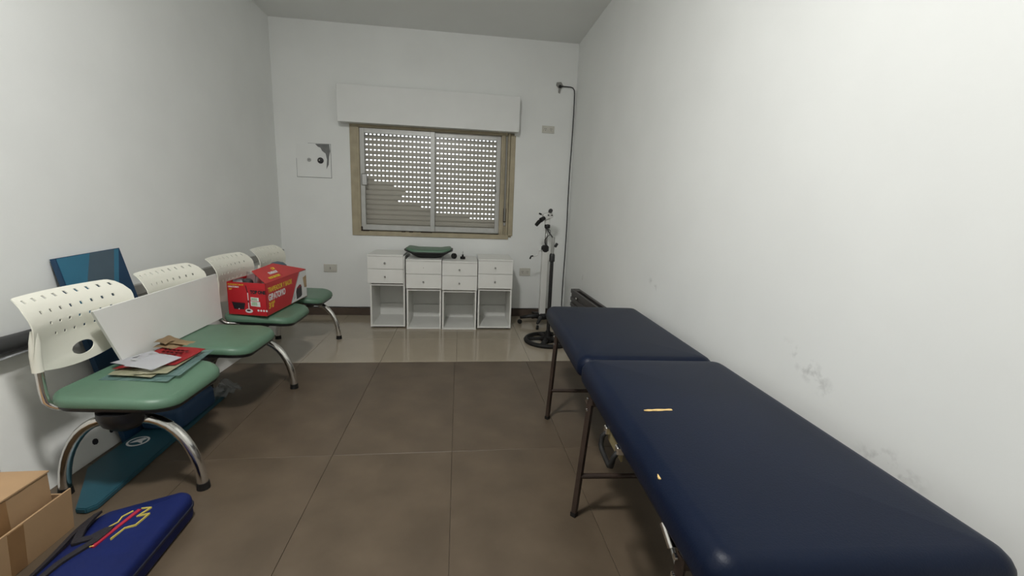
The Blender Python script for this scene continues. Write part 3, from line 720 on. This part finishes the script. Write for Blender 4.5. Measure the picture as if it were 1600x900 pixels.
# contents
cz = .458
def cin(t, s): return A_+un*t+us*s
p = cin(.11, .07); tag(link('dark_bottle', lathe(B(), (p.x, p.y, cz), [(0, 0), (.030, 0), (.032, .01), (.032, .19), (.026, .215), (.012, .225), (0, .226)], 18), m_darkgrey, None, True, 40), 'dark rounded bottle inside the red carton next to the white board', 'bottle')
p = cin(.055, .11); tag(link('dark_bottle', lathe(B(), (p.x, p.y, cz), [(0, 0), (.028, 0), (.030, .01), (.030, .18), (.024, .205), (.010, .214), (0, .215)], 18), m_darkgrey, None, True, 40), 'lower dark rounded bottle inside the red carton', 'bottle')
bm = B()
for (a, b, w_, h0, h1, k) in ((.03, .16, .08, .10, .250, 0), (.11, .13, .08, .08, .245, 1), (.17, .12, .06, .10, .25, 2)):
    p = cin(a, b); q = p+un*w_+us*.03
    sheet(bm, (p.x, p.y, cz+h0), (q.x, q.y, cz+h0), (q.x-.015, q.y+.01, cz+h1-.03*k), (p.x+.01, p.y+.02, cz+h1), .0012, .012, 6, .006)
tag(link('clear_bag', bm, m_bagfilm, None, True), 'crumpled clear plastic bag sticking out of the red carton', 'plastic bag')
bm = B(); p = cin(.02, .030); q = cin(.09, .035); sheet(bm, (p.x, p.y, cz+.06), (q.x, q.y, cz+.06), (q.x, q.y+.01, cz+.232), (p.x, p.y+.01, cz+.218), .001, .006)
tag(link('white_leaflet', bm, m_paper, None, True), 'white leaflet standing inside the red carton', 'leaflet')
p = Vector((-1.385, 3.475, 0))
bcap = tag(empty('slate_cap', (p.x, p.y, cz)), 'slate blue domed item rising behind the red carton flap', 'container')
link('dome', lathe(B(), (0, 0, .14), [(.065, 0), (.068, .08), (.060, .105), (.04, .125), (0, .135)], 24), m_greyblue, bcap, True)
link('lower_body', lathe(B(), (0, 0, 0), [(0, 0), (.06, 0), (.065, .139), (0, .139)], 24), m_darkgrey, bcap, True, 40)
# small white trinket on last seat
tk = tag(empty('plastic_fitting', (-1.315, 3.665, .4515)), 'small white plastic fitting lying on the last green seat', 'fitting')
link('fitting_foot', box(B(), (-.035, -.02, 0), (.035, .02, .010), .003), m_whitemetal, tk)
link('fitting_stem', lathe(B(), (-.008, 0, .009), [(.018, 0), (.014, .02), (.018, .035), (.010, .05), (0, .052)], 14), m_whitemetal, tk, True, 40)

# papers on the first seat
z0 = .4475
def paper(name, pts, m, label, cat, th=.0015, bend=0.0, wav=0.0, zadd=None):
    bm = B(); sheet(bm, *pts, th=th, bend=bend, wav=wav); o = link(name, bm, m, None, True); return tag(o, label, cat)
paper('plastic_folder', [(-1.455, 1.835, z0), (-1.180, 1.812, z0), (-1.225, 2.165, z0+.004), (-1.47, 2.09, z0+.002)], m_film, 'clear greenish plastic folder under the papers on the first green seat', 'folder', .003)
paper('plastic_folder', [(-1.395, 1.858, z0+.006), (-1.165, 1.865, z0+.004), (-1.200, 2.20, z0+.006), (-1.43, 2.13, z0+.007)], m_film, 'second clear plastic folder reaching towards the front edge of the seat', 'folder', .003)
paper('magazine', [(-1.440, 1.865, z0+.011), (-1.255, 1.835, z0+.009), (-1.255, 2.13, z0+.011), (-1.47, 2.07, z0+.012)], m_cream, 'cream and olive printed magazine in the paper pile', 'magazine', .004, .002)
paper('magazine', [(-1.335, 1.850, z0+.016), (-1.215, 1.868, z0+.014), (-1.225, 2.135, z0+.016), (-1.36, 2.12, z0+.016)], m_cream, 'cream leaflet edge showing between red brochure and folder', 'leaflet', .0015, .001)
rbv = tag(empty('red_brochure', (-1.36, 2.04, z0+.020)), 'red brochure with white printing on top of the paper pile', 'brochure')
bm = B(); sheet(bm, (-.09, -.14, 0), (.13, -.09, 0), (.145, .115, .004), (-.055, .13, .008), .0016, .006, 8); link('cover', bm, m_redpaper, rbv, True)
bm = B()
for r in range(4):
    for k in range(6-r):
        x0_ = -.02+k*.022+r*.012; y0_ = .075-r*.035-k*.006
        sheet(bm, (x0_, y0_, .0165), (x0_+.016, y0_-.003, .0165), (x0_+.017, y0_+.010, .0165), (x0_+.001, y0_+.012, .0165), .0006, 0, 1)
link('print_marks', bm, m_wprint, rbv)
paper('leaflet', [(-1.50, 1.965, z0+.026), (-1.37, 1.905, z0+.028), (-1.31, 2.02, z0+.029), (-1.43, 2.12, z0+.029)], m_paper, 'white leaflet with grey print beside the blank sheet', 'leaflet', .0012, .003)
bm = B()
for (a, b, r1, r2) in ((-1.405, 1.985, .026, .012), (-1.44, 2.03, .010, .018), (-1.395, 2.06, .012, .008)):
    prism(bm, [(a+r1*math.cos(2*PI*k/12), b+r2*math.sin(2*PI*k/12), z0+.0335) for k in range(12)], (0, 0, .0006))
lm = [o for o in bpy.data.objects if o.name.startswith('leaflet')][-1]
o = link('grey_print', bm, m_gprint, lm)
paper('blank_sheet', [(-1.405, 1.905, z0+.033), (-1.268, 1.862, z0+.030), (-1.235, 2.005, z0+.035), (-1.385, 2.06, z0+.037)], m_paper, 'blank white folded sheet on top of the brochures', 'paper', .0012, .003)
# kraft paper bundle
kb = tag(empty('kraft_bundle', (-1.40, 2.195, z0+.022)), 'crumpled brown kraft paper bundle at the foot of the white board', 'paper')
for k, (a, b, c, d, e) in enumerate(((-.045, -.05, .10, .045, .012), (-.035, -.02, .13, .03, .022), (-.05, -.035, .06, .06, .033))):
    bm = B(); sheet(bm, (a, b, e), (a+c, b-.01, e-.006), (a+c+.02, b+d, e), (a+.01, b+d+.02, e+.008), .0025, .006, 6, .004)
    link('paper_fold', bm, m_kraft, kb, True)

# ------------------------------------------------------------------ things behind and under the bench
# white panel on the floor, leaning on the wall
bm = B(); prism(bm, [(-1.640, 1.66, .001), (-1.628, 4.02, .001), (-1.785, 4.02, .552), (-1.795, 1.66, .552)], (-.015, 0, .0))
wp = tag(link('leaning_board', bm, m_melamine), 'long white furniture panel leaning on the wall under the bench', 'panel')
def pan_pt(y, z): return Vector((-1.640-.281*z+.003, y, z))
for (y, z, r) in ((2.014, .149, .015), (2.095, .148, .010), (2.123, .069, .010), (2.028, .067, .015), (2.008, .244, .012)):
    c = pan_pt(y, z); n_ = Vector((1, 0, .281)).normalized()
    link('dowel_hole', lathe(B(), c, [(r, -.002), (r*.95, .002), (0, .002)], 8, n_), m_bprint, wp)
# dark roll and paper lying on top edge of the panel
dr = tag(link('dark_roll', tube(B(), [(-1.770, 1.64, .603), (-1.771, 1.9, .594), (-1.773, 2.10, .5905)], [.034, .035, .035], 18), m_darkgrey, None, True, 60), 'dark grey rolled mat lying on the white panel behind the first backrest', 'roll')
bm = B(); sheet(bm, (-1.735, 1.64, .5535), (-1.735, 2.09, .5535), (-1.805, 2.09, .5535), (-1.805, 1.64, .5535), .0012, .001)
tag(link('paper_strip', bm, m_paper, None, True), 'white paper strip under the dark rolled mat', 'paper')
# blue printed display board
bb = tag(empty('blue_board', (-1.6, 2.33, 0)), 'tall blue printed board with slate diagonal leaning on the wall', 'board')
def bp_(y, z, off=0.0): return (.005-.192*z/.92*1.0+off, y-2.33, z)
def bpoly(pts, off, th, m, name, parent=bb):
    bm = B(); prism(bm, [bp_(y, z, off) for (y, z) in pts], (-th, 0, -th*.19)); return link(name, bm, m, parent)
bd = bpoly([(2.125, .002), (2.530, .002), (2.500, .918), (2.125, .905)], 0, .022, m_deepblue, 'board_core')
bpoly([(2.130, .60), (2.195, .60), (2.245, .79), (2.310, .910), (2.130, .902)], .001, .0008, m_blueprint, 'light_band', bd)
bpoly([(2.195, .60), (2.33, .60), (2.470, .914), (2.310, .910), (2.245, .79)], .001, .0008, m_greyblue, 'slate_band', bd)
bpoly([(2.375, .72), (2.405, .72), (2.492, .9145), (2.462, .914)], .002, .0008, m_blueprint, 'thin_band', bd)
# teal padded board on the floor
tm = tag(empty('teal_board', (-1.5, 2.15, 0)), 'long teal padded board with white emblem lying under the bench', 'board')
poly = [(-1.490, 1.730), (-1.425, 1.618), (-1.385, 1.612), (-1.362, 1.640), (-1.398, 2.60), (-1.420, 2.72), (-1.575, 2.72), (-1.590, 1.97), (-1.590, 1.89)]
bm = B(); prism(bm, [(x+1.5, y-2.15, 0.001) for (x, y) in poly], (0, 0, .022)); bmesh.ops.bevel(bm, geom=[e for e in bm.edges], offset=.004, segments=2, affect='EDGES')
link('pad', bm, m_teal, tm, True, 40)
bm = B(); lathe(bm, (-.027, -.052, .0232), [(.045, 0), (.045, .0006), (0, .0006)], 24); em = link('emblem_ring', bm, m_wprint, tm)
bm = B(); lathe(bm, (-.027, -.052, .0238), [(.036, 0), (.036, .0006), (0, .0006)], 24); link('emblem_disc', bm, m_teal, em)
bm = B(); prism(bm, [(-.055, -.07, .0246), (-.04, -.04, .0246), (-.018, -.022, .0246), (.0, -.03, .0246), (-.008, -.05, .0246), (.004, -.075, .0246), (-.025, -.06, .0246)][::-1], (0, 0, .0005)); link('emblem_mark', bm, m_wprint, em)
# blue folded pad under the first seat
bm = B(); pillow(bm, .10, .16, .0, .115, .03, .02, .03, .0, lambda x, y, z: (x-.2*z*.3, y, z))
fp = tag(link('folded_pad', bm, m_bluefoam, None, True), 'folded dark blue pad lying on the teal board below the first seat', 'pad'); fp.location = (-1.485, 2.36, .0235)
# plastic wrap
bm = B()
for k in range(3):
    sheet(bm, (-1.47+.02*k, 2.535+.04*k, .026+.02*k), (-1.36+.03*k, 2.56+.03*k, .030+.01*k), (-1.335+.01*k, 2.66, .075-.014*k), (-1.46, 2.74-.02*k, .06+.012*k), .0012, .018, 8, .014)
tag(link('plastic_wrap', bm, m_bagfilm, None, True), 'crumpled clear plastic wrap at the end of the teal board', 'plastic wrap')

# ------------------------------------------------------------------ cardboard box (lower left)
cbx = tag(empty('cardboard_box', (-1.60, 1.30, 0)), 'brown cardboard box standing in an open carton tray beside the bench', 'box')
def cx_(x, y, z): return (x+1.60, y-1.30, z)
bx0, bx1, by0, by1, bh = -1.785, -1.412, 1.02, 1.530, .240
bm = B(); box(bm, cx_(bx0, by0, .006), cx_(bx1, by1, bh-.006), .003); link('inner_carton', bm, m_card, cbx)
bm = B(); box(bm, cx_(bx0, by0, bh-.006), cx_(-1.62, by1, bh), .001); link('lid_flap', bm, m_card, cbx)
bm = B(); box(bm, cx_(-1.617, by0, bh-.006), cx_(bx1+.003, by1+.002, bh+.0005), .001); link('lid_flap', bm, m_card, cbx)
bm = B(); box(bm, cx_(bx0, 1.300, bh-.0005), cx_(bx1-.001, 1.345, bh+.0012)); link('tape', bm, m_cardtape, cbx)
tx, ty0, ty1, thh = -1.374, .98, 1.548, .158
R5 = Matrix.Rotation(.06, 3, 'Y')
link('tray_side', box(B(), cx_(tx-.006, ty0, 0), cx_(tx, ty1, thh), .001, rot=R5, piv=cx_(tx, 1.3, 0)), m_card, cbx)
link('tray_end', box(B(), cx_(bx0-.01, ty1-.006, 0), cx_(tx-.006, ty1, thh-.02), .001), m_card, cbx)
link('tray_end', box(B(), cx_(bx0-.01, ty0, 0), cx_(tx-.006, ty0+.006, thh), .001), m_card, cbx)
link('tray_side', box(B(), cx_(bx0-.016, ty0, 0), cx_(bx0-.010, ty1, thh), .001), m_card, cbx)
link('tray_bottom', box(B(), cx_(bx0-.01, ty0+.006, 0), cx_(tx-.006, ty1-.006, .005)), m_card, cbx)
link('tape', box(B(), cx_(tx-.001, 1.325, 0.004), cx_(tx+.0012, 1.375, thh-.004), 0, rot=R5, piv=cx_(tx, 1.3, 0)), m_cardtape, cbx)
link('tape', box(B(), cx_(bx1-.001, 1.33, .01), cx_(bx1+.0012, 1.385, bh-.008)), m_cardtape, cbx)

# ------------------------------------------------------------------ blue first-aid bag (lower left)
bg_ = tag(empty('rescue_bag', (-1.115, 1.20, 0), .04), 'blue nylon rescue bag with black straps lying on the floor', 'bag')
def slump(x, y, z):
    f = max(0, (-x-.02)/.13)
    return (x*(1+.0*z), y-.10*max(0, -x/.14)*(1 if y > .25 else 0)*max(0, (y-.25)/.14), z*(1-.32*f*f)+min(1, z/.05)*(.005*math.sin(11*y+4*x)+.003*math.sin(23*y-17*x+1)))
bm = B(); pillow(bm, .148, .395, .0, .098, .05, .018, .022, .010, slump, n=8, inner=6); link('bag_body', bm, m_bagblue, bg_, True)
bm = B(); pillow(bm, .152, .398, .050, .062, .05, .004, .004, 0, slump, n=8, inner=1); link('zip_band', bm, m_bagdark, bg_, True)
def zt(x, y): return slump(x, y, .098+.012)[2]
def ribbon(pts, w, m, name, parent, lift=.001, th=.003):
    bm = B(); P = [Vector((x, y, 0)) for (x, y) in pts]; L = []; R = []
    for i, p in enumerate(P):
        d = (P[min(i+1, len(P)-1)]-P[max(i-1, 0)]).normalized(); n_ = Vector((-d.y, d.x, 0))
        for s, arr in ((1, L), (-1, R)):
            q = p+n_*w/2*s; arr.append(Vector((q.x, q.y, zt(q.x, q.y)+lift)))
    vt = [[bm.verts.new(q+Vector((0, 0, h))) for q in arr] for arr in (L, R) for h in (-.006, th)]
    for i in range(len(P)-1):
        for a, b in ((0, 1), (1, 3), (3, 2), (2, 0)): bm.faces.new((vt[a][i], vt[a][i+1], vt[b][i+1], vt[b][i]))
    for i in (0, len(P)-1): bm.faces.new((vt[0][i], vt[1][i], vt[3][i], vt[2][i]))
    return link(name, bm, m, parent, True, 40)
def seg(pts, n=6):
    o = []
    for a, b in zip(pts, pts[1:]):
        for k in range(n): t = k/n; o.append((a[0]*(1-t)+b[0]*t, a[1]*(1-t)+b[1]*t))
    return o+[pts[-1]]
ribbon(seg([(-.12, .30), (-.095, .20), (-.07, .14), (-.035, .145), (-.005, .185), (-.012, .13), (-.05, .05), (-.065, -.05), (-.07, -.25)]), .024, m_strap, 'strap', bg_, .002)
ribbon(seg([(-.125, .28), (-.11, .15), (-.105, 0), (-.10, -.25)]), .018, m_strap, 'strap', bg_, .001)
eb = ribbon(seg([(.000, .105), (.012, .19), (.028, .275)]), .011, m_redemb, 'emblem_stripe', bg_, .0005, .001)
for pl in ([(-.010, .120), (-.022, .150), (-.018, .185), (.000, .215), (-.004, .240), (.012, .268)], [(.030, .135), (.038, .185), (.062, .198), (.070, .255), (.040, .240), (.058, .285), (.030, .280)], [(-.012, .108), (.002, .108)]):
    ribbon(seg(pl, 4), .0030, m_yelemb, 'emblem_outline', eb, .0008, .001)
